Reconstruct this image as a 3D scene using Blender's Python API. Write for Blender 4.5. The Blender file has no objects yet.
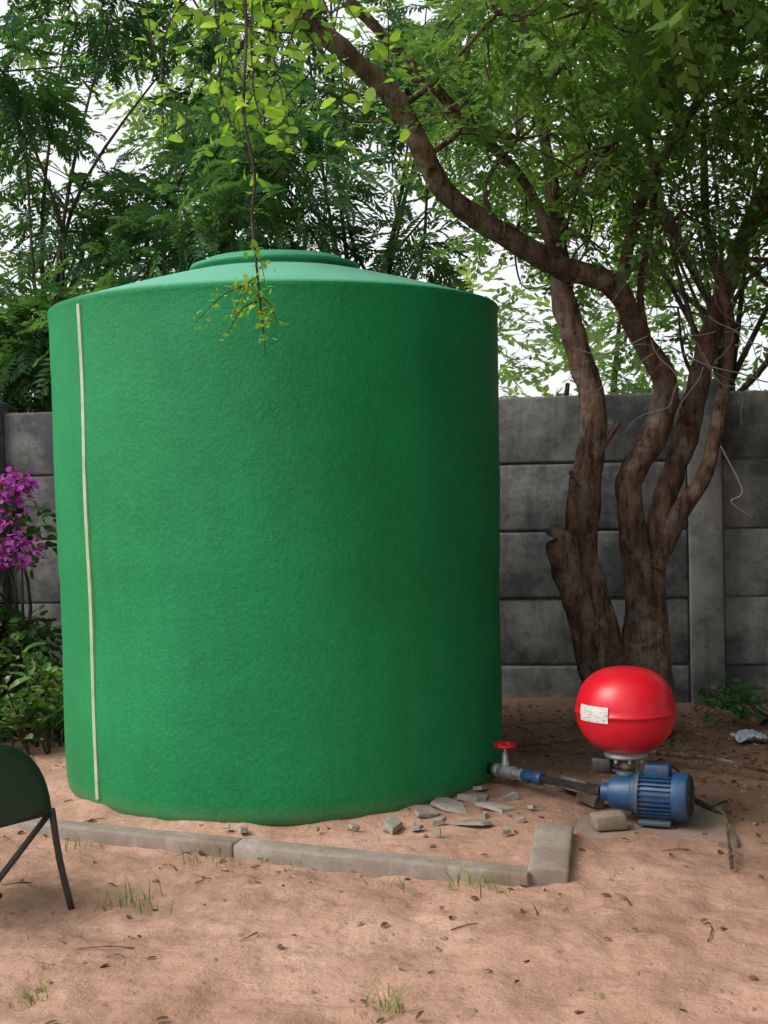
import bpy, math, random
import numpy as np
from mathutils import Vector, Matrix, noise
random.seed(7); rng=np.random.default_rng(7)
S=bpy.context.scene
S.view_settings.view_transform='Standard'; S.view_settings.look='None'; S.view_settings.exposure=0

# ------------------------------------------------------------ helpers
def link(o,parent=None):
    S.collection.objects.link(o)
    if parent: o.parent=parent
    return o
def empty(name,loc=(0,0,0)):
    e=bpy.data.objects.new(name,None); e.location=loc; link(e); return e
def mesh_obj(name,verts,faces,mat=None,parent=None,smooth=True,loc=None):
    me=bpy.data.meshes.new(name); me.from_pydata([tuple(v) for v in verts],[],faces); me.update()
    if smooth:
        for p in me.polygons: p.use_smooth=True
    if mat: me.materials.append(mat)
    o=bpy.data.objects.new(name,me)
    if loc is not None: o.location=loc
    return link(o,parent)
def quads_obj(name,V,F,mat,parent=None,rnd=None,smooth=False):
    me=bpy.data.meshes.new(name)
    V=np.asarray(V,dtype=np.float32); F=np.asarray(F,dtype=np.int32)
    me.vertices.add(len(V)); me.vertices.foreach_set('co',V.ravel())
    me.loops.add(F.size); me.loops.foreach_set('vertex_index',F.ravel())
    me.polygons.add(len(F)); me.polygons.foreach_set('loop_start',np.arange(0,F.size,4,dtype=np.int32))
    me.update(calc_edges=True)
    if smooth: me.polygons.foreach_set('use_smooth',np.ones(len(F),dtype=bool))
    if rnd is not None:
        a=me.attributes.new('rnd','FLOAT','FACE'); a.data.foreach_set('value',np.asarray(rnd,dtype=np.float32))
    me.materials.append(mat)
    o=bpy.data.objects.new(name,me); return link(o,parent)
class MB:
    def __init__(s): s.v=[];s.f=[]
    def add(s,v,f):
        b=len(s.v); s.v+= [tuple(p) for p in v]; s.f+=[tuple(i+b for i in q) for q in f]
def catmull(P,n):
    P=[np.array(p,float) for p in P]; Q=[2*P[0]-P[1]]+P+[2*P[-1]-P[-2]]; out=[]
    for i in range(1,len(Q)-2):
        a,b,c,d=Q[i-1:i+3]
        for k in range(n):
            t=k/n; out.append(.5*((2*b)+(c-a)*t+(2*a-5*b+4*c-d)*t*t+(3*b-a-3*c+d)*t**3))
    out.append(Q[-2]); return out
def tube(mb,P,R,sides=8,sub=1,lump=0,closed_end=True,seed=0):
    if sub>1:
        Rr=np.interp(np.linspace(0,len(P)-1,(len(P)-1)*sub+1),range(len(P)),R); P=catmull(P,sub); R=Rr
    P=[np.array(p,float) for p in P]; n=len(P); v=[];f=[]
    ref=np.array([0.31,0.9,0.2])
    for i in range(n):
        t=P[min(i+1,n-1)]-P[max(i-1,0)]; t/=np.linalg.norm(t)+1e-9
        a=np.cross(t,ref); a/=np.linalg.norm(a)+1e-9; b=np.cross(t,a)
        for k in range(sides):
            th=2*math.pi*k/sides; r=R[i]
            d=math.cos(th)*a+math.sin(th)*b
            if lump:
                q=P[i]+d*r
                r*=1+lump*noise.noise(Vector((q[0]*8+seed,q[1]*8,q[2]*2.6)))+lump*.8*noise.noise(Vector((q[0]*38,q[1]*38,q[2]*8)))
            v.append(P[i]+d*r)
    for i in range(n-1):
        for k in range(sides):
            k2=(k+1)%sides; f.append((i*sides+k,i*sides+k2,(i+1)*sides+k2,(i+1)*sides+k))
    if closed_end:
        f.append(tuple(range(sides))[::-1]); f.append(tuple((n-1)*sides+k for k in range(sides)))
    mb.add(v,f)
def lathe(name,prof,mat,parent=None,seg=64,loc=(0,0,0),rot=None,smooth=True):
    v=[];f=[];n=len(prof)
    for i,(r,z) in enumerate(prof):
        for k in range(seg):
            t=2*math.pi*k/seg; v.append((r*math.cos(t),r*math.sin(t),z))
    for i in range(n-1):
        for k in range(seg):
            k2=(k+1)%seg; f.append((i*seg+k,i*seg+k2,(i+1)*seg+k2,(i+1)*seg+k))
    if prof[0][0]>1e-4: f.append(tuple(range(seg))[::-1])
    if prof[-1][0]>1e-4: f.append(tuple((n-1)*seg+k for k in range(seg)))
    o=mesh_obj(name,v,f,mat,parent,smooth,loc)
    if rot is not None: o.rotation_euler=rot
    return o
def autosmooth(o,ang=35):
    me=o.data
    try: me.set_sharp_from_angle(angle=math.radians(ang))
    except Exception: pass
def box(name,dim,loc,mat,parent=None,bev=.01,rot=(0,0,0),seg=2,jit=0,cuts=0,rough=0):
    import bmesh
    bm=bmesh.new(); bmesh.ops.create_cube(bm,size=1)
    for v in bm.verts: v.co=Vector((v.co.x*dim[0]+random.uniform(-jit,jit),v.co.y*dim[1]+random.uniform(-jit,jit),v.co.z*dim[2]+random.uniform(-jit,jit)*.5))
    if bev: bmesh.ops.bevel(bm,geom=bm.edges[:],offset=bev,segments=seg,affect='EDGES',profile=.5)
    if cuts:
        ed=[e for e in bm.edges if e.calc_length()>.05]
        bmesh.ops.subdivide_edges(bm,edges=ed,cuts=cuts,use_grid_fill=True)
        for v in bm.verts:
            q=v.co+Vector(loc); nn=noise.noise_vector(q*14)+noise.noise_vector(q*40)*.5; v.co+=nn*rough
    me=bpy.data.meshes.new(name); bm.to_mesh(me); bm.free(); me.materials.append(mat)
    for p in me.polygons: p.use_smooth=True
    o=bpy.data.objects.new(name,me); o.location=loc; o.rotation_euler=rot; link(o,parent); autosmooth(o,50 if cuts else 35); return o

# ------------------------------------------------------------ materials
def newmat(name):
    m=bpy.data.materials.new(name); m.use_nodes=True; nt=m.node_tree
    b=nt.nodes['Principled BSDF']; return m,nt,b
def N(nt,t,**k):
    n=nt.nodes.new(t)
    for a,v in k.items(): setattr(n,a,v)
    return n
def ramp(nt,src,stops):
    r=nt.nodes.new('ShaderNodeValToRGB'); e=r.color_ramp.elements
    while len(e)<len(stops): e.new(.5)
    for i,(p,c) in enumerate(stops): e[i].position=p; e[i].color=(*c,1) if len(c)==3 else c
    nt.links.new(src,r.inputs[0]); return r.outputs[0]
def noise_tex(nt,scale,detail=5,rough=.6,stretch=None,coord='Object'):
    tc=nt.nodes.new('ShaderNodeTexCoord'); o=tc.outputs[coord]
    if stretch:
        mp=nt.nodes.new('ShaderNodeMapping'); mp.inputs['Scale'].default_value=stretch; nt.links.new(o,mp.inputs[0]); o=mp.outputs[0]
    n=N(nt,'ShaderNodeTexNoise'); n.inputs['Scale'].default_value=scale; n.inputs['Detail'].default_value=min(detail,5); n.inputs['Roughness'].default_value=rough
    nt.links.new(o,n.inputs['Vector']); return n.outputs['Fac']
def mixc(nt,fac,a,b,mode='MIX'):
    m=nt.nodes.new('ShaderNodeMix'); m.data_type='RGBA'; m.blend_type=mode
    for s,i in ((fac,0),(a,6),(b,7)):
        if hasattr(s,'is_linked'): nt.links.new(s,m.inputs[i])
        elif i==0: m.inputs[0].default_value=s
        else: m.inputs[i].default_value=(*s,1)
    return m.outputs[2]
def bump(nt,b,h,strength=.3,dist=.01,prev=None):
    bp=nt.nodes.new('ShaderNodeBump'); bp.inputs['Strength'].default_value=strength; bp.inputs['Distance'].default_value=dist
    nt.links.new(h,bp.inputs['Height'])
    if prev: nt.links.new(prev,bp.inputs['Normal'])
    if b: nt.links.new(bp.outputs[0],b.inputs['Normal'])
    return bp.outputs[0]
def paint(name,col,rough=.4,dirt=(.12,.09,.06),amt=.35,metal=0,scale=18):
    m,nt,b=newmat(name)
    f=noise_tex(nt,scale,5,.7); fr=ramp(nt,f,[(.5,(0,0,0)),(.72,(amt,)*3)])
    c=mixc(nt,fr,col,dirt); nt.links.new(c,b.inputs['Base Color'])
    b.inputs['Roughness'].default_value=rough; b.inputs['Metallic'].default_value=metal
    bump(nt,b,noise_tex(nt,scale*4,2),.15,.002); return m

m_tank,nt,b=newmat('tank_green')
f1=noise_tex(nt,1.8,4,.6); f2=noise_tex(nt,7,4,.65,(1,1,.10)); f3=noise_tex(nt,75,3,.75)
c=ramp(nt,f1,[(.3,(.001,.175,.048)),(.7,(.003,.240,.076))])
c=mixc(nt,ramp(nt,f2,[(.5,(0,0,0)),(.75,(.4,.4,.4))]),c,(.001,.120,.036))
c=mixc(nt,ramp(nt,f3,[(.54,(0,0,0)),(.68,(.3,.3,.3))]),c,(.02,.33,.13))
c=mixc(nt,ramp(nt,f3,[(.32,(.4,.4,.4)),(.46,(0,0,0))]),c,(.001,.095,.03))
tc=nt.nodes.new('ShaderNodeTexCoord'); sp=nt.nodes.new('ShaderNodeSeparateXYZ'); nt.links.new(tc.outputs['Object'],sp.inputs[0])
mr=N(nt,'ShaderNodeMapRange'); nt.links.new(sp.outputs[2],mr.inputs[0]); mr.inputs[1].default_value=.0; mr.inputs[2].default_value=.07; mr.inputs[3].default_value=.6; mr.inputs[4].default_value=0
mm=N(nt,'ShaderNodeMath',operation='MULTIPLY'); nt.links.new(mr.outputs[0],mm.inputs[0]); nt.links.new(noise_tex(nt,14,5,.7),mm.inputs[1])
c=mixc(nt,mm.outputs[0],c,(.22,.17,.10))
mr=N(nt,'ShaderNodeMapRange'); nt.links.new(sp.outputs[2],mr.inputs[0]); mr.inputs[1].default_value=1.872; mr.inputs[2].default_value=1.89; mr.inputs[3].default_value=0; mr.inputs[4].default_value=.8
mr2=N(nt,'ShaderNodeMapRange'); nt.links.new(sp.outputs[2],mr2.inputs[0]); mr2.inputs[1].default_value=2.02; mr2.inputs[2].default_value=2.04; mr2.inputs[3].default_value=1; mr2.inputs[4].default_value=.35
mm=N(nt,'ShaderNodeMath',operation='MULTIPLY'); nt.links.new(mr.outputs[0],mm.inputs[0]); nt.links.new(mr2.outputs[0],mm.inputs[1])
c=mixc(nt,mm.outputs[0],c,mixc(nt,noise_tex(nt,5,4,.6),(.10,.42,.28),(.22,.52,.40)))  # roof made paler: its glancing reflections are painted into the base colour
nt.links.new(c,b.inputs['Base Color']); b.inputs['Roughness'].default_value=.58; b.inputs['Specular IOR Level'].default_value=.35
n1=bump(nt,None,noise_tex(nt,60,4,.7),.55,.006)
bump(nt,b,noise_tex(nt,9,3,.5),.25,.012,n1)

m_strip,nt,b=newmat('level_strip'); b.inputs['Roughness'].default_value=.5
c=ramp(nt,noise_tex(nt,12,4,.6),[(.3,(.24,.36,.20)),(.7,(.42,.48,.33))]); nt.links.new(c,b.inputs['Base Color'])

def concrete(name,lo,hi,stain,sc=4,st=.85):
    m,nt,b=newmat(name)
    c=ramp(nt,noise_tex(nt,sc,5,.65),[(.3,lo),(.7,hi)])
    c=mixc(nt,ramp(nt,noise_tex(nt,sc*.6,5,.7,(1,1,.35)),[(.42,(0,0,0)),(.64,(st,)*3)]),c,stain)
    c=mixc(nt,ramp(nt,noise_tex(nt,60,4,.7),[(.3,(.5,.5,.5)),(.55,(0,0,0))]),c,tuple(x*.7 for x in lo))
    nt.links.new(c,b.inputs['Base Color']); b.inputs['Roughness'].default_value=.9
    n1=bump(nt,None,noise_tex(nt,90,4,.7),.4,.004); bump(nt,b,noise_tex(nt,12,4,.6),.4,.012,n1); return m
# weathered wall panels: mould streaks down from the top edge, pale lime bloom, soil splash at the foot
m_wall,nt,b=newmat('wall_concrete')
tc=nt.nodes.new('ShaderNodeTexCoord')
oi=nt.nodes.new('ShaderNodeObjectInfo')
ad=N(nt,'ShaderNodeVectorMath',operation='MULTIPLY_ADD'); nt.links.new(oi.outputs['Location'],ad.inputs[0]); ad.inputs[1].default_value=(1,1,1.7); nt.links.new(tc.outputs['Object'],ad.inputs[2])
def wn(sc,de,ro,st=(1,1,1)):
    mp=nt.nodes.new('ShaderNodeMapping'); mp.inputs['Scale'].default_value=st; nt.links.new(ad.outputs[0],mp.inputs[0])
    n=N(nt,'ShaderNodeTexNoise'); n.inputs['Scale'].default_value=sc; n.inputs['Detail'].default_value=de; n.inputs['Roughness'].default_value=ro; nt.links.new(mp.outputs[0],n.inputs['Vector']); return n.outputs['Fac']
c=ramp(nt,wn(3,5,.7),[(.3,(.115,.115,.113)),(.7,(.25,.245,.235))])
c=mixc(nt,ramp(nt,wn(2.0,5,.75,(1,1,1.2)),[(.42,(0,0,0)),(.60,(.9,.9,.9))]),c,(.045,.048,.05))
c=mixc(nt,ramp(nt,wn(14,4,.7,(1,1,.12)),[(.50,(0,0,0)),(.70,(.6,.6,.6))]),c,(.05,.052,.052))
c=mixc(nt,ramp(nt,wn(7,5,.8),[(.60,(0,0,0)),(.72,(.5,.5,.5))]),c,(.34,.335,.32))
nt.links.new(c,b.inputs['Base Color']); b.inputs['Roughness'].default_value=.92
n1=bump(nt,None,wn(80,4,.7),.4,.004); bump(nt,b,wn(12,4,.6),.4,.012,n1)

m_kerb=concrete('kerb_concrete',(.22,.185,.155),(.34,.30,.25),(.20,.135,.10),6,.8)
m_slab=concrete('slab_concrete',(.18,.135,.105),(.27,.22,.17),(.20,.125,.09),5,.95)
m_rock=concrete('rubble',(.22,.20,.175),(.37,.34,.30),(.20,.155,.12),9)

m_gr,nt,b=newmat('sandy_ground')
f=noise_tex(nt,1.1,5,.62); c=ramp(nt,f,[(.3,(.33,.185,.125)),(.5,(.45,.265,.19)),(.72,(.56,.36,.27))])
c=mixc(nt,ramp(nt,noise_tex(nt,3.3,5,.75),[(.46,(0,0,0)),(.64,(.6,.6,.6))]),c,(.24,.132,.088))
c=mixc(nt,ramp(nt,noise_tex(nt,26,4,.75),[(.54,(0,0,0)),(.68,(.5,.5,.5))]),c,(.24,.14,.095))
c=mixc(nt,ramp(nt,noise_tex(nt,170,2,.8),[(.58,(0,0,0)),(.70,(.4,.4,.4))]),c,(.62,.48,.39))
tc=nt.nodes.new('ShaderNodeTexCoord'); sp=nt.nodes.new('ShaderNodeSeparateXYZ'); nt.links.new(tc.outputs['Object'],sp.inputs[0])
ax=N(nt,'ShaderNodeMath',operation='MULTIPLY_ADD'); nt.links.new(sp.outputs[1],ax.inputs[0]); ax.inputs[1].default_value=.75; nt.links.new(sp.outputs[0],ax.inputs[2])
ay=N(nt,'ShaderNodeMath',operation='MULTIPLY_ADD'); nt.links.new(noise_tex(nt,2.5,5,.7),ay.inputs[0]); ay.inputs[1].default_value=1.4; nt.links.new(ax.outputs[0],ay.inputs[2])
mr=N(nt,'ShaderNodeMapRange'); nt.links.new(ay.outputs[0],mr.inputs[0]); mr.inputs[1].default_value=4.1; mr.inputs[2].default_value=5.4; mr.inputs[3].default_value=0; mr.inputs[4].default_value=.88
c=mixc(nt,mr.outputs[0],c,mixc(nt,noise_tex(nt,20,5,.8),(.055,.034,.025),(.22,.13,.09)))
nt.links.new(c,b.inputs['Base Color']); b.inputs['Roughness'].default_value=.95; b.inputs['Specular IOR Level'].default_value=.15
n1=bump(nt,None,noise_tex(nt,150,3,.75),.6,.004); bump(nt,b,noise_tex(nt,18,4,.6),.7,.02,n1)

def barkmat(name,lo,hi,patch):
    m,nt,b=newmat(name)
    f=noise_tex(nt,26,5,.75,(1,1,.22)); c=ramp(nt,f,[(.38,lo),(.60,hi)])
    c=mixc(nt,ramp(nt,noise_tex(nt,9,5,.7),[(.5,(0,0,0)),(.60,(.7,.7,.7))]),c,patch)
    c=mixc(nt,ramp(nt,noise_tex(nt,4,4,.6),[(.45,(0,0,0)),(.6,(.55,.55,.55))]),c,lo)
    nt.links.new(c,b.inputs['Base Color']); b.inputs['Roughness'].default_value=.95; b.inputs['Specular IOR Level'].default_value=.2
    n1=bump(nt,None,f,1.0,.03); bump(nt,b,noise_tex(nt,70,4,.75),.8,.008,n1); return m
m_bark=barkmat('bark',(.045,.028,.02),(.23,.14,.098),(.27,.225,.19))
m_bark2=barkmat('bark_dark',(.03,.025,.02),(.10,.08,.06),(.13,.12,.10))
m_dry,nt,b=newmat('dry_twig'); b.inputs['Base Color'].default_value=(.27,.24,.22,1); b.inputs['Roughness'].default_value=.9

def leafmat(name,stops,trans=.45):
    m=bpy.data.materials.new(name); m.use_nodes=True; nt=m.node_tree; nt.nodes.clear()
    o=nt.nodes.new('ShaderNodeOutputMaterial'); at=N(nt,'ShaderNodeAttribute',attribute_name='rnd')
    c=ramp(nt,at.outputs['Fac'],stops)
    d=nt.nodes.new('ShaderNodeBsdfDiffuse'); t=nt.nodes.new('ShaderNodeBsdfTranslucent')
    nt.links.new(c,d.inputs[0])
    c2=mixc(nt,1.0,c,(1.5,1.6,.6),'MULTIPLY'); nt.links.new(c2,t.inputs[0])
    ms=nt.nodes.new('ShaderNodeMixShader'); ms.inputs[0].default_value=trans; nt.links.new(d.outputs[0],ms.inputs[1]); nt.links.new(t.outputs[0],ms.inputs[2])
    nt.links.new(ms.outputs[0],o.inputs[0]); return m
m_lf_dark=leafmat('leaf_feathery',[(0,(.04,.10,.05)),(.6,(.09,.195,.09)),(1,(.17,.31,.14))],.5)
m_lf_mid=leafmat('leaf_mid',[(0,(.055,.12,.04)),(.6,(.13,.23,.075)),(1,(.24,.36,.12))],.5)
m_lf_far=leafmat('leaf_far_hazed',[(0,(.12,.20,.10)),(.6,(.21,.32,.15)),(1,(.36,.48,.24))],.55)  # lighter greens paint distance haze into the far foliage
m_lf_bright=leafmat('leaf_bright',[(0,(.15,.28,.05)),(.6,(.25,.40,.08)),(1,(.42,.54,.15))],.55)
m_lf_shrub=leafmat('leaf_shrub',[(0,(.025,.065,.025)),(.6,(.05,.12,.04)),(1,(.10,.19,.06))],.3)
m_lf_var=leafmat('leaf_variegated',[(0,(.03,.085,.03)),(.45,(.065,.16,.045)),(.72,(.18,.26,.09)),(1,(.42,.44,.24))],.3)
m_flower=leafmat('bougainvillea_bract',[(0,(.24,.03,.27)),(.6,(.40,.065,.42)),(1,(.56,.20,.58))],.25)
m_grass=leafmat('grass_blade',[(0,(.11,.17,.04)),(.6,(.18,.27,.07)),(1,(.34,.32,.16))],.4)
m_litter=leafmat('litter',[(0,(.05,.03,.022)),(.6,(.15,.085,.055)),(1,(.40,.28,.14))],.1)

# ------------------------------------------------------------ leaf instancing
def tmpl_frond(L=.36,n=11,pl=.12,pw=.013,droop=.35):
    V=[];F=[]
    def q(a,b,c,d): 
        i=len(V); V.extend([a,b,c,d]); F.append((i,i+1,i+2,i+3))
    def P(t): return np.array([L*t,0,-droop*L*t*t])
    for i in range(3):
        a=P(i/3);b=P((i+1)/3); w=np.array([0,.002,0]); q(a-w,b-w,b+w,a+w)
    for i in range(n):
        t=.12+.88*i/(n-1); p=P(t); s=pl*math.sin(math.pi*(.15+.8*t))**.7
        for sd in (-1,1):
            ang=math.radians(62-20*t)*random.uniform(.8,1.15); d=np.array([math.cos(ang),sd*math.sin(ang),-.25+random.uniform(-.25,.25)])
            tip=p+d*s*random.uniform(.75,1.1); mid=p+d*s*.5+np.array([0,0,.01]); wv=np.array([-d[1],d[0],0]); wv=wv/np.linalg.norm(wv)*pw*.8
            q(p,mid-wv,tip,mid+wv)
    return np.array(V),np.array(F)
def tmpl_sprig(L=.22,n=11,ll=.055,lw=.026,seed=0):
    r=random.Random(seed); V=[];F=[]
    def q(a,b,c,d):
        i=len(V); V.extend([a,b,c,d]); F.append((i,i+1,i+2,i+3))
    def P(t): return np.array([L*t,.02*math.sin(t*5),-.15*L*t*t])
    for i in range(2):
        a=P(i/2);b=P((i+1)/2); w=np.array([0,.0018,0]); q(a-w,b-w,b+w,a+w)
    for i in range(n):
        t=.1+.9*i/(n-1); sd=1 if i%2 else -1; p=P(t); ang=sd*math.radians(r.uniform(30,75))*(1-.5*t)
        d=np.array([math.cos(ang),math.sin(ang),r.uniform(-.5,.3)]); d/=np.linalg.norm(d)
        s=ll*r.uniform(.7,1.15); nn=np.array([r.uniform(-.5,.5),r.uniform(-.5,.5),1]); wv=np.cross(d,nn); wv/=np.linalg.norm(wv); wv*=lw*.5*s/ll
        q(p,p+d*s*.5-wv,p+d*s,p+d*s*.5+wv)
    return np.array(V),np.array(F)
def tmpl_leaf(L=.06,W=.05,fold=.25):
    xs=[0,.18,.55,.85,1.0]; ws=[.0,.7,1.0,.7,.12]; V=[];F=[]
    for x,w in zip(xs,ws):
        V+= [(x*L,-w*W/2,fold*w*W/2-.15*L*x*x),(x*L,0,-.15*L*x*x),(x*L,w*W/2,fold*w*W/2-.15*L*x*x)]
    for i in range(4):
        a=i*3; F+= [(a,a+3,a+4,a+1),(a+1,a+4,a+5,a+2)]
    return np.array(V),np.array(F)
def inst(T,pos,dirs,scale,roll=1.0,lrnd=.25):
    V,F=T; n=len(pos); pos=np.asarray(pos,float); d=np.asarray(dirs,float); d/=np.linalg.norm(d,axis=1)[:,None]+1e-9
    up=np.tile([0,0,1.],(n,1))+rng.normal(0,.35*roll,(n,3))
    y=np.cross(up,d); y/=np.linalg.norm(y,axis=1)[:,None]+1e-9; z=np.cross(d,y)
    M=np.stack([d,y,z],axis=2)*np.asarray(scale).reshape(-1,1,1)
    W=np.einsum('nij,vj->nvi',M,V)+pos[:,None,:]
    FF=F[None]+(np.arange(n)*len(V))[:,None,None]
    r=rng.random(n)[:,None]*(1-lrnd)+rng.random((n,len(F)))*lrnd
    return W.reshape(-1,3),FF.reshape(-1,4),r.ravel()
def merge(parts):
    V=[];F=[];R=[];o=0
    for v,f,r in parts: V.append(v);F.append(f+o);R.append(r);o+=len(v)
    return np.concatenate(V),np.concatenate(F),np.concatenate(R)
def clump_pts(c,rad,n,shell=.45):
    d=rng.normal(0,1,(n,3)); d/=np.linalg.norm(d,axis=1)[:,None]
    r=rng.random(n)**shell
    p=np.asarray(c)+d*r[:,None]*np.asarray(rad)
    o=d*np.array([1,1,.5])+rng.normal(0,.45,(n,3))+np.array([0,0,-.1]); return p,o
fronds=[tmpl_frond(.27,12,.085,.013,.3),tmpl_frond(.24,11,.08,.013,.6)]
sprigs=[tmpl_sprig(.24,11,.07,.036,s) for s in (1,2,3)]
sprigs_s=[tmpl_sprig(.18,11,.042,.02,s) for s in (4,5,6)]
sprig_big=[tmpl_sprig(.6,9,.22,.13,s) for s in (7,8)]

def make_tree(name,base,trunk_top,r0,clumps,tm,leafm,nper,barkm=m_bark2,scale=(.8,1.3),twigs=5):
    root=empty(name)
    mb=MB(); base=np.array(base,float); tt=np.array(trunk_top,float)
    mid=(base+tt)/2+rng.normal(0,.12,3)*[1,1,0]
    tube(mb,[base,mid,tt],[r0,r0*.8,r0*.65],8,6,.15)
    parts=[]
    for (c,rad) in clumps:
        c=np.array(c,float); st=mid+(tt-mid)*random.uniform(.2,1)
        m1=st*.55+c*.45+rng.normal(0,.15,3)+[0,0,-.1]
        tube(mb,[st,m1,c],[r0*.22,r0*.13,r0*.06],6,5,.1,False)
        for k in range(twigs):
            e=c+rng.normal(0,.55,3)*rad; tube(mb,[c,(c+e)/2+rng.normal(0,.06,3),e],[r0*.06,r0*.04,.003],4,3,0,False)
        n=int(nper*random.uniform(.6,1.3))
        ks=rng.integers(0,len(tm),n); p,o=clump_pts(c,rad,n)
        shade=random.uniform(-.22,.22)
        for k in range(len(tm)):
            sel=ks==k
            if sel.any():
                v,f,r=inst(tm[k],p[sel],o[sel],rng.uniform(scale[0],scale[1],sel.sum()),1.0)
                parts.append((v,f,np.clip(r+shade,0,1)))
    mesh_obj('limbs',mb.v,mb.f,barkm,root)
    V,F,R=merge(parts); quads_obj('foliage',V,F,leafm,root,R)
    return root
def rand_clumps(n,xr,yr,zr,rr):
    return [((random.uniform(*xr),random.uniform(*yr),random.uniform(*zr)),np.array([1,1,.7])*random.uniform(*rr)) for _ in range(n)]

# ------------------------------------------------------------ background trees (behind the wall), plus unseen trees added for shade
make_tree('feathery_tree',(-2.4,8.6,0),(-2.2,8.7,2.3),.10,rand_clumps(30,(-4.2,-.5),(7.6,9.8),(1.9,5.2),(.35,.7))+rand_clumps(7,(-2.6,-1.6),(7.6,8.4),(1.6,2.4),(.35,.5)),fronds,m_lf_dark,78)
make_tree('feathery_tree',(-.2,9.6,0),(-.1,9.5,2.3),.10,rand_clumps(17,(-1.6,.8),(8.6,10.6),(2.3,5.2),(.35,.65)),fronds,m_lf_dark,65)
make_tree('feathery_tree',(-5.6,9.0,0),(-5.4,9.0,3),.12,rand_clumps(16,(-7.5,-4),(8,10.5),(1.6,5.4),(.5,.8)),fronds,m_lf_dark,55)
make_tree('leafy_tree',(2.4,8.8,0),(2.3,8.8,2.2),.10,rand_clumps(15,(.9,3.4),(7.9,9.8),(2.2,5.0),(.35,.6)),sprigs,m_lf_mid,60)
make_tree('leafy_tree',(4.8,8.8,0),(4.7,8.8,2.4),.12,rand_clumps(20,(2.9,7),(7.8,10),(1.7,5.2),(.45,.8)),sprigs,m_lf_mid,60)
make_tree('unseen_shade_tree',(4.6,2.6,0),(4.5,2.6,2.4),.16,rand_clumps(20,(3.2,5.8),(.8,4.8),(1.2,5.4),(.7,1.0)),sprig_big,m_lf_mid,40)  # this and the next two: unseen trees added off-frame to darken the right
make_tree('unseen_shade_tree',(4.0,-2.2,0),(4.0,-2.2,2.4),.16,rand_clumps(18,(2.4,5.6),(-4,0.2),(1.2,5.4),(.7,1.0)),sprig_big,m_lf_mid,40)
make_tree('unseen_shade_tree',(5.2,6.4,0),(5.0,6.2,2.4),.16,rand_clumps(14,(3.6,6.2),(4.8,7.4),(1.2,5.2),(.7,1.0)),sprig_big,m_lf_mid,36)
def far_mass(name,n,xr,yr,zr,rr,tm,mat,nper,sc):
    root=empty(name); parts=[]; mb=MB()
    for i in range(n):
        c=(random.uniform(*xr),random.uniform(*yr),random.uniform(*zr)); rad=np.array([1,1,.7])*random.uniform(*rr)
        p,o=clump_pts(c,rad,nper); T=random.choice(tm)
        v,f,r=inst(T,p,o,rng.uniform(sc[0],sc[1],nper)); parts.append((v,f,np.clip(r+random.uniform(-.25,.25),0,1)))
        if i%5==0: 
            tube(mb,[(c[0]+.2,c[1],0),(c[0]-.1,c[1],c[2]*.5),c],[.08,.05,.02],6,4,.1,False)
    mesh_obj('trunks',mb.v,mb.f,m_bark2,root); V,F,R=merge(parts); quads_obj('foliage',V,F,mat,root,R); return root
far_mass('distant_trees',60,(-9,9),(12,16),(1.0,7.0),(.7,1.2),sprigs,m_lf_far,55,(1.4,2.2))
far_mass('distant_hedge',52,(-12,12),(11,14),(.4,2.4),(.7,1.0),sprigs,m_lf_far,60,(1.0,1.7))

# ------------------------------------------------------------ foreground tree
root=empty('gnarled_tree'); mb=MB()
B=[(1.15,6.0,-.05),(1.172,6.0,.60),(1.145,6,.97),(1.14,6,1.156),(1.26,6,1.385),(1.31,6,1.59),(1.20,5.97,1.777),(1.066,5.93,2.035),(.817,5.85,2.118),(.535,5.7,2.245),(.312,5.55,2.372),(.205,5.45,2.52),(.103,5.35,2.706),(-.096,5.2,2.868),(-.284,5.05,2.98),(-.388,4.95,3.06),(-.63,4.8,3.26),(-.9,4.7,3.5)]
tube(mb,B,[.095,.072,.064,.062,.06,.056,.052,.053,.050,.046,.044,.042,.040,.038,.034,.03,.025,.018],16,8,.26)
A=[(1.04,6.0,-.05),(.964,6.0,.558),(.90,5.99,.80),(.91,5.98,.98),(.93,5.98,1.16),(.97,5.98,1.48),(.90,6,1.81),(.845,6.02,2.04),(.82,6.05,2.46),(.76,6.1,2.92),(.68,6.1,3.4)]
tube(mb,A,[.11,.085,.078,.072,.068,.062,.058,.05,.03,.022,.015],16,8,.26,seed=4)
tube(mb,[(1.02,5.95,.1),(.93,5.9,.40),(.84,5.87,.68),(.79,5.86,.88),(.78,5.86,.90)],[.085,.074,.070,.066,.045],16,8,.35,seed=9)
C=[(1.24,6.03,-.05),(1.235,6.03,.60),(1.29,6.05,.97),(1.36,6.08,1.2),(1.445,6.1,1.43),(1.54,6.1,1.805),(1.674,6.1,2.176),(1.84,6.05,2.57),(2.02,6,3.1),(2.2,5.9,3.6)]
tube(mb,C,[.09,.066,.056,.052,.050,.048,.045,.04,.032,.024],16,8,.26,seed=2)
tube(mb,[(1.25,6.0,.75),(1.36,5.98,1.0),(1.487,5.98,1.195),(1.56,5.98,1.52),(1.61,6,1.86),(1.51,6,2.31),(1.48,5.9,2.8)],[.046,.04,.034,.030,.026,.02,.014],12,6,.25)
tube(mb,[(1.08,5.93,2.0),(1.21,5.9,2.45),(1.45,5.8,2.86),(1.72,5.7,3.36)],[.028,.022,.018,.014],8,6,.3)
tube(mb,[(.80,5.85,2.13),(.66,5.85,2.5),(.27,5.7,2.87),(-.1,5.5,3.2)],[.022,.022,.026,.02],8,6,.3)
tube(mb,[(1.28,6,1.6),(1.2,6.0,2.0),(1.27,6.0,2.5),(1.15,5.9,3.2)],[.024,.02,.016,.01],8,6,.2)
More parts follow.
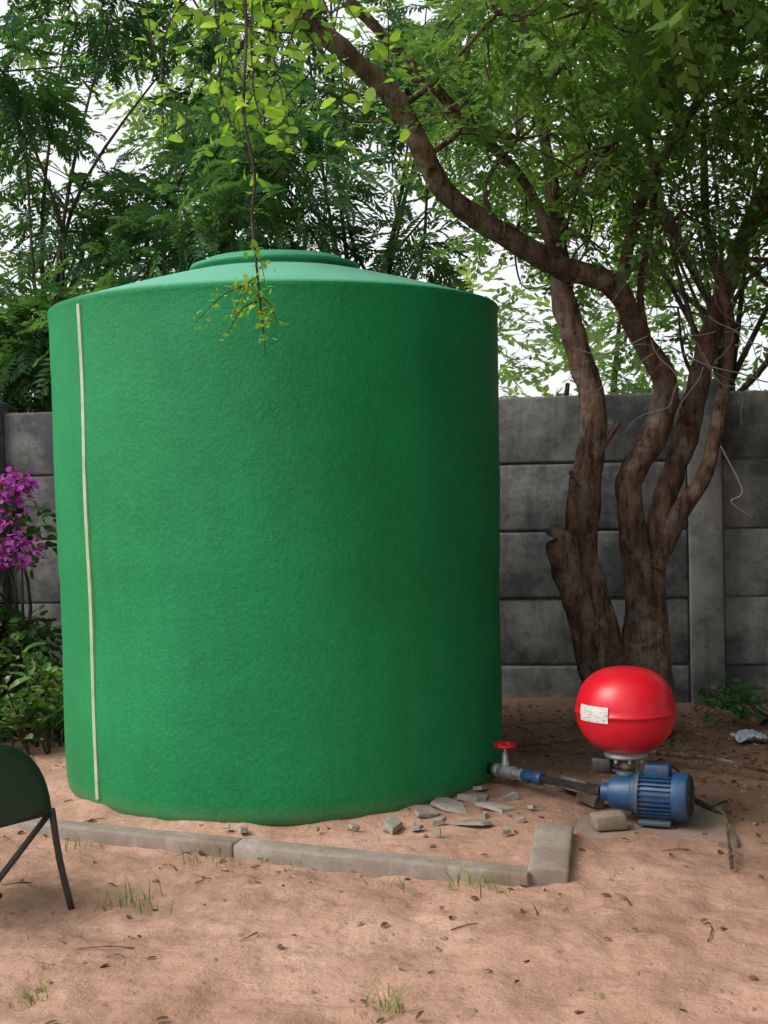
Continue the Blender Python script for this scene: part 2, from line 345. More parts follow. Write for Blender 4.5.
for s,e,r in [((1.0,5.98,1.3),(1.08,5.93,1.42),.02),((.93,5.95,1.1),(.85,5.9,1.2),.018),((.5,5.68,2.26),(.46,5.62,2.36),.015),((1.42,6.05,1.4),(1.36,5.98,1.52),.016),((1.15,5.96,.8),(1.08,5.9,.9),.018)]:
    tube(mb,[s,e],[r,r*.6],7,1,.2)
parts=[]
can=[]
for x,y,z,r in [(.35,5.6,2.75,.26),(.62,5.7,2.65,.30),(.95,5.8,2.62,.33),(1.3,5.7,2.75,.36),(1.65,5.8,2.85,.34),(1.95,5.7,2.6,.34),(.5,5.3,3.05,.3),(.9,5.4,3.1,.36),(1.35,5.3,3.15,.36),(1.8,5.3,3.2,.4),(2.1,5.9,2.2,.28),(1.75,5.6,2.35,.24),(1.3,5.6,2.3,.22),(1.0,6.2,2.3,.24),(.65,6.2,2.35,.2),(2.2,5.3,2.8,.42),(2.3,5.8,1.9,.26)]:
    can.append(((x,y,z),r,150,sprigs_s,(.8,1.3)))
for x,y,z,r in [(1.2,4.8,3.5,.6),(1.9,4.7,3.6,.6),(2.6,5.0,3.4,.7),(1.6,4.2,3.7,.6),(2.4,4.2,3.7,.7),(3.0,5.0,2.9,.6),(2.9,4.2,3.3,.7),(1.2,6.2,3.6,.7),(2.0,6.3,3.6,.7),(3.2,5.8,3.2,.8)]:
    can.append(((x,y,z),r,60,sprigs,(1.2,1.8)))
limbpts=np.array(B[6:]+A[6:]+C[4:])
for c,r,dens,tm,sc in can:
    c=np.array(c); j=np.argmin(np.linalg.norm(limbpts-c,axis=1)); st=limbpts[j]
    tube(mb,[st,(st+c)/2+rng.normal(0,.08,3),c],[.014,.011,.007],5,5,.1,False)
    for k in range(9):
        e=c+rng.normal(0,.55,3)*r; e2=e+rng.normal(0,.15,3)
        tube(mb,[c,(c+e)/2+rng.normal(0,.05,3),e,e2],[.006,.005,.0035,.002],4,3,0,False)
    n=int(dens*r/.4*random.uniform(.6,1.2))
    p,o=clump_pts(c,np.array([r,r,r*.8])*1.3,n,.5); k=random.randrange(3)
    v,f,rr=inst(tm[k],p,o,rng.uniform(sc[0],sc[1],n)); parts.append((v,f,np.clip(rr+random.uniform(-.25,.25),0,1)))
mesh_obj('trunk_and_limbs',mb.v,mb.f,m_bark,root)
V,F,R=merge(parts); quads_obj('foliage',V,F,m_lf_mid,root,R)
mb=MB(); parts=[]; LT=tmpl_leaf(.055,.044)
src=np.array([-.5,4.85,3.15])
for i in range(34):
    e=np.array([random.uniform(-.78,.10),random.uniform(4.0,4.8),random.uniform(2.15,2.95)])
    if e[0]<-.55: e[2]=max(e[2],2.35)
    s=src+rng.normal(0,.15,3)*[1.6,1,.3]; m1=(s+e)/2+rng.normal(0,.10,3)
    tube(mb,[s,m1,e],[.005,.0035,.0015],4,5,0,False)
    P=catmull([s,m1,e],6)[4:]; ps=[];ds=[]
    for q in P:
        for _ in range(random.choice([1,2,2,3])):
            ps.append(q+rng.normal(0,.03,3)); ds.append(rng.normal(0,1,3)*[1,1,.5]+[0,0,-.2])
    parts.append(inst(LT,ps,ds,rng.uniform(.35,1.1,len(ps)),2.5))
H=[(-.45,4.55,3.1),(-.42,4.35,2.7),(-.43,4.3,2.4),(-.40,4.3,2.2),(-.41,4.28,2.05),(-.395,4.28,1.85),(-.385,4.27,1.72),(-.375,4.27,1.60)]
tube(mb,H,[.006,.006,.0055,.0055,.005,.004,.003,.002],5,6,0,False)
for s,e in [((-.405,4.28,1.84),(-.60,4.24,1.71)),((-.40,4.28,1.86),(-.47,4.2,1.73)),((-.40,4.28,1.80),(-.33,4.26,1.70)),((-.40,4.28,1.78),(-.50,4.25,1.67)),((-.405,4.28,1.95),(-.37,4.25,1.84)),((-.39,4.28,1.73),(-.37,4.2,1.64))]:
    s=np.array(s);e=np.array(e); mid=(s+e)/2+[0,0,.03]; tube(mb,[s,mid,e],[.003,.002,.001],4,4,0,False)
    ps=[q+rng.normal(0,.012,3) for q in catmull([s,mid,e],5) for _ in range(3)]
    parts.append(inst(tmpl_leaf(.026,.014),ps,rng.normal(0,1,(len(ps),3)),rng.uniform(.5,1.2,len(ps)),1.5))
mesh_obj('twigs',mb.v,mb.f,m_bark2,root,False)
V,F,R=merge(parts); quads_obj('broad_leaves',V,F,m_lf_bright,root,R)
mb=MB()
for i in range(16):
    p=np.array([random.uniform(1.2,1.65),5.86,random.uniform(1.5,2.4)]); d=np.array([random.uniform(-.8,.8),random.uniform(-.2,.1),-.7]); P=[p.copy()]
    for k in range(random.randint(4,10)):
        d+=rng.normal(0,.42,3)*[1,.3,1]; d[2]-=.05; d/=np.linalg.norm(d); p=p+d*.06; p[1]=min(max(p[1],5.75),5.95); P.append(p.copy())
    tube(mb,P,list(np.linspace(.0028,.001,len(P))),4,3,0,False)
for P in [[(1.30,5.85,1.75),(1.45,5.8,1.66),(1.6,5.8,1.62),(1.75,5.85,1.58),(1.95,5.9,1.6)],[(1.52,5.85,1.3),(1.6,5.8,1.1),(1.55,5.8,1.05),(1.64,5.8,.98)],[(1.2,5.85,1.8),(1.0,5.8,1.72),(.85,5.8,1.75)]]:
    tube(mb,P,[.003]*(len(P)-1)+[.0015],4,6,0,False)
mesh_obj('dry_vine',mb.v,mb.f,m_dry,root,False)

# ------------------------------------------------------------ precast wall
wall=empty('precast_concrete_wall',(1.665,6.75,0)); wall.rotation_euler=(0,0,-math.radians(8))
sp_=1.95; ph=.356
for i in range(-4,4):
    x0=i*sp_
    box('post',(.17,.16,2.0),(x0,0,.66),m_wall,wall,.015)
    for r in range(5):
        zc=1.6-ph*(r+.5)
        box('panel',(sp_-.172,.05,ph-.004),(x0+sp_/2,.012+random.uniform(-.006,.006),zc+random.uniform(-.002,.002)),m_wall,wall,.016,rot=(random.uniform(-.012,.012),0,random.uniform(-.002,.002)),seg=3)
        if r: box('panel_tongue',(sp_-.18,.022,.05),(x0+sp_/2,.012,1.6-ph*r),m_wall,wall,.002)

# ------------------------------------------------------------ ground
def grade(lo,hi,a,b,st):
    out=list(np.arange(a,b+1e-6,st)); s=st; x=out[-1]
    while x<hi: s*=1.25; x+=s; out.append(min(x,hi))
    s=st; x=a; pre=[]
    while x>lo: s*=1.25; x-=s; pre.append(max(x,lo))
    return np.array(pre[::-1]+out)
xs=grade(-300,300,-2.2,2.6,.016); ys=grade(-100,600,2.4,6.9,.016)
k0=np.array([-1.385,4.6]); k1=np.array([.42,3.84]); kd=(k1-k0)/np.linalg.norm(k1-k0); kn=np.array([-kd[1],kd[0]])
if kn[1]<0: kn=-kn
def gz(x,y):
    if not(-4<x<5 and 1.5<y<9): return -.045
    nz=lambda k,s: noise.noise(Vector((x*k,y*k,s)))
    z=-.022+.024*nz(1.1,0)+.015*nz(4,3)+.009*nz(11,5)+.005*nz(28,9)
    h=nz(6.5,21); z-= .032*max(0,h-.22)
    s=(x-k0[0])*kn[0]+(y-k0[1])*kn[1]
    if s>0 :
        inside=min(1,max(0,s/.08))*min(1,max(0,(.62-x+ (y-3.9)*.15)/.12)); z=z*(1-inside*.5)+inside*.008
    d=math.hypot(x+.425,y-5.363)-.89
    if d<.12: z=z+ (1-max(0,d)/.12)*(.010+.016*nz(7,2))
    return z
V=[(x,y,gz(x,y)) for y in ys for x in xs]; nx=len(xs); ii=np.arange(len(ys)-1)[:,None]*nx+np.arange(nx-1)[None]
F=np.stack([ii,ii+1,ii+nx+1,ii+nx],axis=-1).reshape(-1,4)
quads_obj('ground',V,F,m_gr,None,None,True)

kerb=empty('concrete_kerb'); ang=math.atan2(kd[1],kd[0])
L=1.0; p=k1.copy()
for i in range(5):
    c=p-kd*L/2; box('edging',(L-.003,.085,.14),(c[0],c[1],-.052+random.uniform(-.002,.002)),m_kerb,kerb,.010,rot=(random.uniform(-.02,.02),0,ang),seg=2,cuts=5,rough=.005); p=p-kd*L
box('end_block',(.125,.48,.15),(.50,4.06,-.048),m_kerb,kerb,.010,rot=(0,.02,-.17),seg=2,jit=.006,cuts=4,rough=.006)

# ------------------------------------------------------------ water tank
tank=empty('green_water_tank',(-.425,5.363,0))
prof=[(.0,-.02),(.86,-.02),(.882,.0),(.888,.03)]
def Rw(z): return .888+.020*z/1.86+.0025*math.sin(z*7)
for i in range(1,31):
    z=.03+i*(1.845-.03)/30; prof.append((Rw(z)+(.003 if 14<=i<=15 else 0),z))
prof+=[(.911,1.858),(.9125,1.866),(.911,1.873),(.904,1.878),(.88,1.886),(.75,1.925),(.6,1.968),(.45,2.008),(.37,2.027),(.355,2.03)]
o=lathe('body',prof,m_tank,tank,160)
for v in o.data.vertices:
    r=math.hypot(v.co.x,v.co.y)
    if r>.8:
        k=1+.007*noise.noise(Vector((v.co.x*2,v.co.y*2,v.co.z*1.7)))+.0016*noise.noise(Vector((v.co.x*9,v.co.y*9,v.co.z*8))); v.co.x*=k; v.co.y*=k
autosmooth(o,38)
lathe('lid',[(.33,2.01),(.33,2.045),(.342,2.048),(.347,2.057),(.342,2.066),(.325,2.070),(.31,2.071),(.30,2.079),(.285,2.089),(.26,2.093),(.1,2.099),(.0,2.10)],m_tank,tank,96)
a0=math.radians(-136.9); V=[];F=[]; n=40
for i in range(n+1):
    z=.035+(1.85-.035)*i/n; R0=Rw(z)+.0075; aa=a0+.0015*math.sin(z*9)
    for da in (-.0125,-.011,.011,.0125):
        rr=R0-(.014 if abs(da)>.012 else 0); V.append((rr*math.cos(aa+da),rr*math.sin(aa+da),z))
for i in range(n):
    for k in range(3): F.append((i*4+k,i*4+k+1,(i+1)*4+k+1,(i+1)*4+k))
mesh_obj('level_strip',V,F,m_strip,tank,False)

# ------------------------------------------------------------ pump set
m_blue=paint('pump_blue',(.010,.055,.14),.45,amt=.6); m_red=paint('vessel_red',(.60,.006,.020),.32,(.32,.012,.016),.3,scale=6)
m_black=paint('black_plastic',(.018,.018,.02),.4,amt=.5); m_steel=paint('galvanised',(.35,.36,.37),.45,metal=.5,amt=.6); m_cast=paint('cast_iron',(.05,.07,.09),.5,amt=.6)
m_brass=paint('brass',(.30,.24,.14),.5,metal=.6,amt=.6)
m_white,nt,b=newmat('label_white'); b.inputs['Roughness'].default_value=.5
c=mixc(nt,ramp(nt,noise_tex(nt,60,3,.6,(1,1,3.5)),[(.54,(0,0,0)),(.62,(.7,.7,.7))]),(.60,.58,.56),(.16,.12,.13)); nt.links.new(c,b.inputs['Base Color'])
ves=empty('red_pressure_vessel',(.828,4.52,0))
pr=[]; a_,b_=.172,.148
for i in range(0,15):
    t=-math.pi/2+ (math.pi/2)*i/14; pr.append((max(a_*abs(math.cos(t))**.76,.0),.365-.006+b_*.94*math.sin(t)))
pr+=[(.1745,.360),(.176,.362),(.176,.367),(.1745,.369)]
for i in range(0,15):
    t=(math.pi/2)*i/14; pr.append((a_*abs(math.cos(t))**.76,.371+b_*.97*math.sin(t)))
pr[-1]=(0,pr[-1][1])
lathe('shell',pr,m_red,ves,80)
lathe('flange',[(0,.198),(.05,.198),(.075,.202),(.078,.212),(.06,.222),(.05,.235)],m_steel,ves,40)
lathe('neck',[(.02,.12),(.02,.15),(.03,.152),(.03,.185),(.02,.187),(.02,.2)],m_brass,ves,24)
mb=MB()
for i in range(8):
    t=2*math.pi*i/8; tube(mb,[(.063*math.cos(t),.063*math.sin(t),.188),(.063*math.cos(t),.063*math.sin(t),.205)],[.007,.007],6)
mesh_obj('bolts',mb.v,mb.f,m_steel,ves,False)
V=[];F=[];nu,nv=10,6
for j in range(nv+1):
    for i in range(nu+1):
        az=math.radians(-160+ 40*i/nu); z=.345+.055*j/nv
        tt=math.asin(max(-1,min(1,(z-.365)/(b_*.95)))); r=a_*abs(math.cos(tt))**.76+.0055
        V.append((r*math.cos(az),r*math.sin(az),z))
for j in range(nv):
    for i in range(nu): q=j*(nu+1)+i; F.append((q,q+1,q+nu+2,q+nu+1))
mesh_obj('label',V,F,m_white,ves)

pump=empty('electric_water_pump',(.80,4.46,0)); pump.rotation_euler=(0,0,math.radians(-22))
def xl(name,prof,mat,par,x,z,seg=48,y=0):
    return lathe(name,[(r,t) for r,t in prof],mat,par,seg,(x,y,z),(0,math.radians(90),0))
zc=.088
o=xl('motor_body',[(0,0),(.062,0),(.066,.01),(.066,.125),(0,.125)],m_blue,pump,.06,zc); autosmooth(o)
mb=MB()
for i in range(28):
    t=2*math.pi*i/28; c_,s_=math.cos(t),math.sin(t)
    a=.064;h=.078;w=.0018
    v=[]
    for x in (.068,.175):
        for r,sd in ((a,-w),(h,-w),(h,w),(a,w)): v.append((x,r*c_-sd*s_,zc+r*s_+sd*c_))
    mb.add(v,[(0,1,5,4),(1,2,6,5),(2,3,7,6),(0,3,2,1),(4,5,6,7)])
mesh_obj('cooling_fins',mb.v,mb.f,m_blue,pump,False)
o=xl('fan_cover',[(0,.01),(.07,.01),(.07,.0),(.082,.0),(.083,.04),(.078,.05),(.068,.054),(.0,.054)],m_blue,pump,.178,zc); autosmooth(o)
mb=MB()
for r in (.018,.030,.042,.054,.066):
    P=[(.2335,r*math.cos(t),zc+r*math.sin(t)) for t in np.linspace(0,2*math.pi,33)]; tube(mb,P,[.0025]*33,5)
for i in range(6):
    t=math.pi*i/3; tube(mb,[(.2345,.01*math.cos(t),zc+.01*math.sin(t)),(.2345,.07*math.cos(t),zc+.07*math.sin(t))],[.0025]*2,5)
mesh_obj('fan_grille',mb.v,mb.f,m_black,pump,False)
box('terminal_box',(.085,.07,.045),(.125,.0,zc+.088),m_blue,pump,.008)
box('foot',(.11,.13,.016),(.12,0,.005),m_cast,pump,.004); box('foot_web',(.08,.05,.03),(.12,0,.02),m_cast,pump,.004)
o=xl('pump_casing',[(0,-.075),(.03,-.075),(.032,-.05),(.05,-.045),(.056,-.03),(.06,.03),(.072,.035),(.072,.05),(.05,.055),(0,.055)],m_blue,pump,.005,zc); autosmooth(o)
o=xl('adaptor_flange',[(0,0),(.075,0),(.078,.004),(.078,.014),(0,.014)],m_cast,pump,.052,zc); autosmooth(o)
lathe('discharge_port',[(.03,.11),(.026,.14),(.034,.145),(.034,.16),(0,.16)],m_cast,pump,30,(.01,.02,0))
box('pressure_switch',(.07,.05,.055),(-.075,.03,.175),m_black,pump,.01)
mb=MB(); tube(mb,[(-.05,.03,.16),(.0,.03,.15),(.02,.05,.15)],[.012]*3,8,5)
tube(mb,[(.12,.03,.19),(.17,.10,.16),(.22,.14,.06),(.25,.22,.0),(.3,.4,-.015)],[.004]*5,6,6)
mesh_obj('cable',mb.v,mb.f,m_black,pump)

line=empty('suction_pipe_with_gate_valve')
P0=np.array([.37,5.02,.06]); P1=np.array([.735,4.487,.088]); dv=P1-P0; Ln=np.linalg.norm(dv); dn=dv/Ln
rotq=Vector(dn).to_track_quat('Z','Y').to_euler()
def seg_(name,t0,t1,prof,mat,sg=24):
    L_=(t1-t0)*Ln; o=lathe(name,[(r,z*L_) for r,z in prof],mat,line,sg,tuple(P0+dn*Ln*t0)); o.rotation_euler=rotq; autosmooth(o); return o
seg_('tank_connector',-.08,.10,[(.038,0),(.038,.45),(.023,.5),(.023,1)],m_black,8)
seg_('valve_body',.10,.28,[(.024,0),(.026,.15),(.018,.2),(.028,.45),(.028,.55),(.018,.8),(.026,.85),(.024,1)],m_steel,12)
seg_('nipple',.28,.36,[(.016,0),(.016,.6),(.023,.62),(.023,1)],m_steel,8)
seg_('blue_union',.36,.52,[(.020,0),(.025,.08),(.025,.3),(.018,.35),(.018,.65),(.025,.7),(.025,.93),(.02,1)],m_blue,10)
seg_('black_pipe',.52,1.0,[(.014,0),(.014,.75),(.02,.78),(.02,1)],m_black,20)
vp=P0+dn*Ln*.19
lathe('bonnet',[(.020,.0),(.016,.035),(.013,.04),(.011,.07),(.006,.075),(.006,.105)],m_steel,line,16,tuple(vp))
mb=MB(); zh=.10
tube(mb,[(.038*math.cos(t),.038*math.sin(t),zh) for t in np.linspace(0,2*math.pi,29)],[.007]*29,8)
for i in range(4):
    t=math.pi*i/2; tube(mb,[(0,0,zh+.004),(.038*math.cos(t),.038*math.sin(t),zh)],[.006,.005],6)
mesh_obj('red_handwheel',mb.v,mb.f,m_red,line,loc=tuple(vp))
mb=MB(); tube(mb,[(.98,5.0,.0),(1.04,4.8,.02),(1.11,4.66,.0),(1.16,4.52,-.02)],[.010]*4,8,6)
mesh_obj('black_hose',mb.v,mb.f,m_black)

box('concrete_slab',(.62,.44,.07),(.86,4.47,-.046),m_slab,None,.010,rot=(0.01,0,-.12),jit=.015,cuts=5,rough=.008)
box('paving_brick',(.11,.07,.05),(.735,4.36,.02),concrete('brick_tan',(.20,.155,.11),(.33,.27,.20),(.17,.13,.09),12),None,.008,rot=(0,0,.2),jit=.005)

def stone(mb,c,s,ang,th=.03,tilt=.15):
    n=random.randint(4,7); pts=[]
    for i in range(n):
        t=2*math.pi*i/n+random.uniform(-.4,.4); r=s*random.uniform(.65,1.2); pts.append((r*math.cos(t)*1.35,r*math.sin(t)*.85))
    M=Matrix.Translation(c)@Matrix.Rotation(ang,4,'Z')@Matrix.Rotation(random.uniform(-tilt,tilt),4,'X')@Matrix.Rotation(random.uniform(-tilt,tilt),4,'Y')
    v=[M@Vector((x,y,-th/2)) for x,y in pts]+[M@Vector((x*random.uniform(.85,.98),y*random.uniform(.85,.98),th/2*random.uniform(.7,1.1))) for x,y in pts]
    v+= [M@Vector((0,0,th/2*1.05))]
    f=[tuple(range(n))[::-1]]+[(i,(i+1)%n,n+(i+1)%n,n+i) for i in range(n)]+[(n+i,n+(i+1)%n,2*n) for i in range(n)]
    mb.add(v,f)
mb=MB()
for x,y,s in [(.0,4.40,.05),(.12,4.54,.05),(.21,4.64,.065),(.30,4.74,.055),(.38,4.60,.055),(.28,4.40,.05),(.09,4.36,.02),(.44,4.74,.03),(.34,4.86,.04),(-.12,4.38,.018),(.17,4.42,.022),(.44,4.42,.022),(.33,4.50,.018),(.15,4.28,.014),(.50,4.58,.02),(.38,4.28,.018),(-.25,4.36,.014),(-.5,4.38,.02),(-.56,4.40,.014)]:
    stone(mb,(x,y,.010+random.uniform(0,.010)),s,random.uniform(0,3),.010+.012*random.random(),.30)
mesh_obj('concrete_rubble',mb.v,mb.f,m_rock,None,False)
mb=MB()
for x,y,z,s in [(.72,4.68,.03,.07),(.84,4.72,.05,.08),(.95,4.70,.04,.08),(.78,4.62,.07,.05),(.92,4.62,.10,.05),(1.02,4.62,.03,.05),(.9,4.85,.04,.09),(.70,4.80,.03,.07)]:
    stone(mb,(x,y,z),s*.85,random.uniform(0,3),.05,.4)
mesh_obj('stone_pile',mb.v,mb.f,concrete('dark_stone',(.11,.085,.07),(.22,.18,.145),(.09,.06,.045),9),None,False)

mb=MB(); 
for i in range(2200):
    x=random.uniform(-2,2.4); y=random.uniform(2.6,6.6); s=random.choice([.003,.004,.005,.006,.010]) *random.uniform(.6,1.2)
    if (x+.425)**2+(y-5.363)**2<.84: continue
    z=gz(x,y); n=5; v=[(x+s*math.cos(6.28*k/n)*random.uniform(.7,1.2),y+s*math.sin(6.28*k/n)*random.uniform(.7,1.2),z-.001) for k in range(n)]+[(x,y,z+s*.8)]
    mb.add(v,[(k,(k+1)%n,n) for k in range(n)])
mesh_obj('pebbles',mb.v,mb.f,concrete('pebble',(.24,.155,.115),(.42,.30,.23),(.14,.09,.07),9),None,True)
ps=[];ds=[];sc=[]
while len(ps)<3300:
    x=random.uniform(-2,2.6); y=random.uniform(2.6,6.7)
    w=.08+.92*max(0,min(1,(x+.75*y-4.3)/1.2)); 
    if abs((x-k0[0])*kn[0]+(y-k0[1])*kn[1]+.06)<.06 and x<.5: w=max(w,.4)
    if random.random()>w or (x+.425)**2+(y-5.363)**2<.83: continue
    ps.append((x,y,gz(x,y)+.005)); ds.append((random.gauss(0,1),random.gauss(0,1),random.gauss(0,.15))); sc.append(random.uniform(.25,1.1)**1.4)
V,F,R=inst(tmpl_leaf(.030,.015,.5),ps,ds,np.array(sc),.8); quads_obj('leaf_litter',V,F,m_litter,None,R)
mb=MB()
for i in range(210):
    x=random.uniform(-1.6,2.3); y=random.uniform(2.7,6.5); 
    if (x+.425)**2+(y-5.363)**2<.85 or random.random()>.3+.8*min(1,max(0,(x+.75*y-4.3))): continue
    t=random.uniform(0,6.28); l=random.uniform(.03,.15); z=gz(x,y)+.004
    tube(mb,[(x,y,z),(x+l*.5*math.cos(t)+.01,y+l*.5*math.sin(t),z+.006),(x+l*math.cos(t),y+l*math.sin(t),z)],[.0022,.002,.001],4,2,0,False)
tube(mb,[(1.02,3.87,.0),(1.06,4.05,.015),(1.13,4.35,.0)],[.006,.006,.005],6,4,.2)
tube(mb,[(1.1,5.4,.02),(1.3,5.1,.05),(1.5,5.0,.01)],[.012,.01,.006],6,4,.2)
tube(mb,[(.55,5.6,.02),(.8,5.5,.06),(1.2,5.6,.03)],[.012,.01,.006],6,4,.2)
mesh_obj('fallen_twigs',mb.v,mb.f,m_bark,None,False)

V=[];F=[];R=[]
def blade(x,y,z,h,t,lean,w):
    i=len(V); dx,dy=math.cos(t),math.sin(t)
    for k,(a,ww) in enumerate(((0,1),(.5,.8),(1,.15))):
        px=x+dx*lean*a*a; py=y+dy*lean*a*a; pz=z+h*a*(1-.25*a*lean/h if h else 1); V.append((px-dy*w*ww,py+dx*w*ww,pz)); V.append((px+dy*w*ww,py-dx*w*ww,pz))
    F.append((i,i+1,i+3,i+2)); F.append((i+2,i+3,i+5,i+4)); r=random.random(); R.extend([r,r])
tufts=[(-.74,3.73,.10,44),(-.585,4.16,.10,26),(-1.06,4.33,.08,20),(.225,3.86,.12,36),(.03,3.85,.07,14),(-.02,2.97,.07,44),(-.87,3.05,.05,28),(-.35,4.12,.05,10),(.3,3.78,.05,8),(.05,4.42,.04,7),(-.3,4.42,.04,7),(-.45,4.14,.06,10)]
for i in range(14): tufts.append((random.uniform(-1.4,1.2),random.uniform(2.8,4.1),.025,random.randint(3,6)))
for x,y,h,n in tufts:
    for k in range(n):
        bx=x+random.gauss(0,h*.5); by=y+random.gauss(0,h*.5); hh=h*random.uniform(.3,1.0)
        blade(bx,by,gz(bx,by)-.003,hh,random.uniform(0,6.28),hh*random.uniform(.3,1.2),.0018)
quads_obj('grass',V,F,m_grass,None,R)

# ------------------------------------------------------------ left plants
def shrub(name,specs):
    root=empty(name); mb=MB()
    for nm,T,mat,cl,n,sc,base in specs:
        parts=[]
        for c,r in cl:
            p,o=clump_pts(c,np.array(r),n,.5); parts.append(inst(T,p,o,rng.uniform(sc[0],sc[1],n),1.5))
            c=np.array(c); b0=np.array(base)+rng.normal(0,.08,3)*[1,1,0]
            tube(mb,[b0,(b0+c)/2+rng.normal(0,.06,3),c],[.014,.01,.004],5,4,0,False)
            for k in range(4): tube(mb,[c,c+rng.normal(0,.5,3)*r],[.004,.002],4,1,0,False)
        V,F,R=merge(parts); quads_obj(nm,V,F,mat,root,R)
    mesh_obj('stems',mb.v,mb.f,m_bark2,root,False); return root
gl=[((random.uniform(-2.5,-1.76),random.uniform(6.2,6.7),random.uniform(.25,1.15)),[.2,.2,.17]) for _ in range(30)]+[((-1.70,6.25,.45),[.1,.12,.15])]
fl=[((-1.80,6.16,1.14),[.15,.12,.12]),((-1.98,6.16,1.2),[.15,.12,.12]),((-1.84,6.08,.97),[.16,.12,.11]),((-1.70,6.08,.88),[.12,.1,.09]),((-2.1,6.2,.95),[.15,.12,.12]),((-2.25,6.25,1.25),[.18,.12,.12]),((-1.72,6.12,1.22),[.08,.08,.05]),((-1.9,6.05,.82),[.12,.1,.06])]
shrub('bougainvillea',[('foliage',tmpl_leaf(.055,.035),m_lf_shrub,gl,110,(.6,1.2),(-2.0,6.5,0)),('flowers',tmpl_leaf(.032,.027),m_flower,fl,130,(.5,1.2),(-2.0,6.5,0))])
root=empty('variegated_shrub'); ps=[];ds=[];mb=MB()
for i in range(48):
    b0=np.array([random.uniform(-2.1,-1.48),random.uniform(5.7,6.2),0]); top=b0+[random.uniform(-.08,.08),random.uniform(-.1,.05),random.uniform(.16,.50)]
    if b0[0]>-1.60: top[2]*=.75
    tube(mb,[b0,(b0+top)/2,top],[.007,.006,.004],5,3,0,False)
    for k in range(16):
        t=random.uniform(.25,1); q=b0+(top-b0)*t; a=random.uniform(0,6.28); ps.append(q); ds.append((math.cos(a),math.sin(a),random.uniform(.0,1.2)))
V,F,R=inst(tmpl_leaf(.115,.05,.5),ps,ds,rng.uniform(.5,1.05,len(ps)),.6,.8); quads_obj('leaves',V,F,m_lf_var,root,R,True)
mesh_obj('stems',mb.v,mb.f,m_bark2,root)
gl=[((random.uniform(1.5,2.4),random.uniform(6.0,6.4),random.uniform(.02,.12)),[.13,.13,.07]) for _ in range(8)]
shrub('low_weeds',[('foliage',tmpl_leaf(.05,.03),m_lf_shrub,gl,60,(.5,1.1),(1.9,6.2,0))])
n=12; V=[];F=[]
for j in range(n):
    for i in range(n):
        u,v=i/(n-1)-.5,j/(n-1)-.5; V.append((1.60+u*.14,5.75+v*.12,.0+.03*math.exp(-8*(u*u+v*v))+.022*noise.noise(Vector((u*9,v*9,1)))+.004))
for j in range(n-1):
    for i in range(n-1): q=j*n+i; F.append((q,q+1,q+n+1,q+n))
mesh_obj('plastic_bag',V,F,paint('bag',(.28,.34,.42),.4,amt=.3),None,False)

# ------------------------------------------------------------ garden chair (lower left)
m_chair=paint('chair_green',(.010,.045,.02),.5,(.05,.045,.03),.4); m_iron=paint('iron',(.03,.028,.027),.5,(.10,.055,.03),.4)
ch=empty('metal_garden_chair',(-1.098,3.54,0)); ch.rotation_euler=(0,0,math.radians(50))
W=.205; V=[];F=[]; n=28
def arc(th,s): return (W*s*math.cos(th), .265+ .215*s*abs(math.sin(th))**.85)
rows=[0,.3,.6,.85,1.0]
for side in (0,.012):
    for s in rows:
        for i in range(n+1):
            th=math.pi*i/n; x,z=arc(th,s); z=z if s>0 else .265
            V.append((x,side+.03*(x/W)**2-.02+ .18*(z-.265),z))
m_=len(rows)*(n+1)
for b_0 in (0,m_):
    for r in range(len(rows)-1):
        for i in range(n): q=b_0+r*(n+1)+i; F.append((q,q+1,q+n+2,q+n+1))
for i in range(n): q=(len(rows)-1)*(n+1)+i; F.append((q,q+1,q+1+m_,q+m_))
mesh_obj('backrest',V,F,m_chair,ch)
mb=MB(); tube(mb,[(arc(math.pi*i/24,1.0)[0],.03*(arc(math.pi*i/24,1.)[0]/W)**2-.014+.18*(arc(math.pi*i/24,1.)[1]-.265),arc(math.pi*i/24,1.0)[1]) for i in range(25)],[.006]*25,8)
mesh_obj('backrest_rim',mb.v,mb.f,m_chair,ch)
box('seat',(.38,.34,.014),(0,.2,.262),m_chair,ch,.006)
mb=MB()
for sx in (-1,1):
    tube(mb,[(sx*.20,.0,.27),(sx*.215,-.01,.12),(sx*.238,-.03,-.03)],[.010]*3,8,3)
    tube(mb,[(sx*.19,.36,.27),(sx*.20,.37,-.03)],[.009]*2,8)
    tube(mb,[(sx*.19,.0,.252),(sx*.19,.36,.252)],[.008]*2,8)
    tube(mb,[(sx*.195,.0,.262),(-sx*.03,.01,.06)],[.009]*2,8)
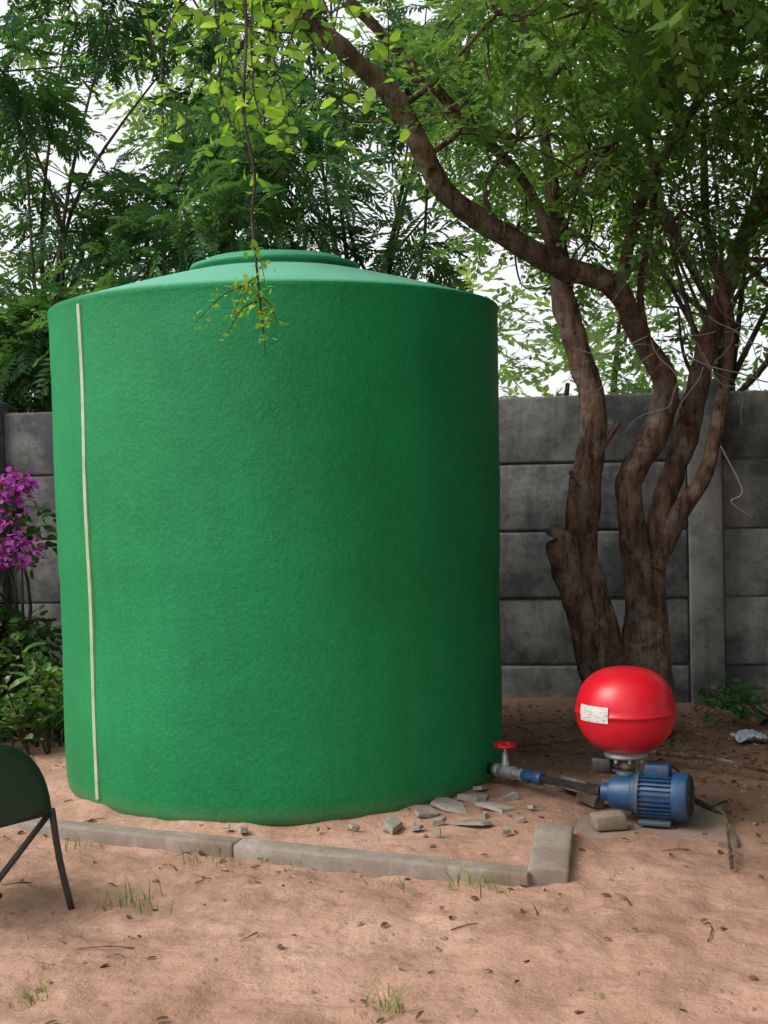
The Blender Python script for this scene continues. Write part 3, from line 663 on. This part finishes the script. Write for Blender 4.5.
tube(mb,[(-.20,.0,.262),(.20,.0,.262)],[.009]*2,8)
tube(mb,[(-.19,.36,.252),(.19,.36,.252)],[.009]*2,8)
mesh_obj('legs',mb.v,mb.f,m_iron,ch)

# ------------------------------------------------------------ light + camera
w=bpy.data.worlds.new('World'); S.world=w; w.use_nodes=True; nt=w.node_tree; bg=nt.nodes['Background']
sky=nt.nodes.new('ShaderNodeTexSky'); sky.sky_type='NISHITA'; sky.sun_disc=False
sd=Vector((-1.0,-.40,1.05)).normalized()
sky.sun_elevation=math.asin(sd.z); sky.sun_rotation=math.atan2(sd.x,sd.y); sky.dust_density=6; sky.air_density=1.0
hs=nt.nodes.new('ShaderNodeHueSaturation'); hs.inputs['Saturation'].default_value=.25; hs.inputs['Value'].default_value=1.4
nt.links.new(sky.outputs[0],hs.inputs['Color'])
tc=nt.nodes.new('ShaderNodeTexCoord'); sp=nt.nodes.new('ShaderNodeSeparateXYZ'); nt.links.new(tc.outputs['Generated'],sp.inputs[0])
mr=N(nt,'ShaderNodeMapRange',interpolation_type='SMOOTHSTEP'); nt.links.new(sp.outputs[2],mr.inputs[0]); mr.inputs[1].default_value=.30; mr.inputs[2].default_value=.75; mr.inputs[3].default_value=.85; mr.inputs[4].default_value=0
c=mixc(nt,mr.outputs[0],hs.outputs[0],(7.4,7.6,7.9))
nt.links.new(c,bg.inputs[0]); bg.inputs[1].default_value=.15
sl=bpy.data.lights.new('sun','SUN'); sl.energy=1.1; sl.angle=math.radians(35); sl.color=(1,.97,.93)
so=bpy.data.objects.new('sun',sl); so.rotation_euler=sd.to_track_quat('Z','Y').to_euler(); link(so)
cd=bpy.data.cameras.new('camera'); cam=bpy.data.objects.new('camera',cd); link(cam); S.camera=cam
cd.sensor_fit='VERTICAL'; cd.sensor_height=24; cd.lens=24*1300/1024; cd.clip_end=2000; cd.clip_start=.05
cam.matrix_world=Matrix.Translation((0,0,1.2))@Matrix.Rotation(math.radians(90-1.59),4,'X')@Matrix.Rotation(math.radians(-1.3),4,'Z')
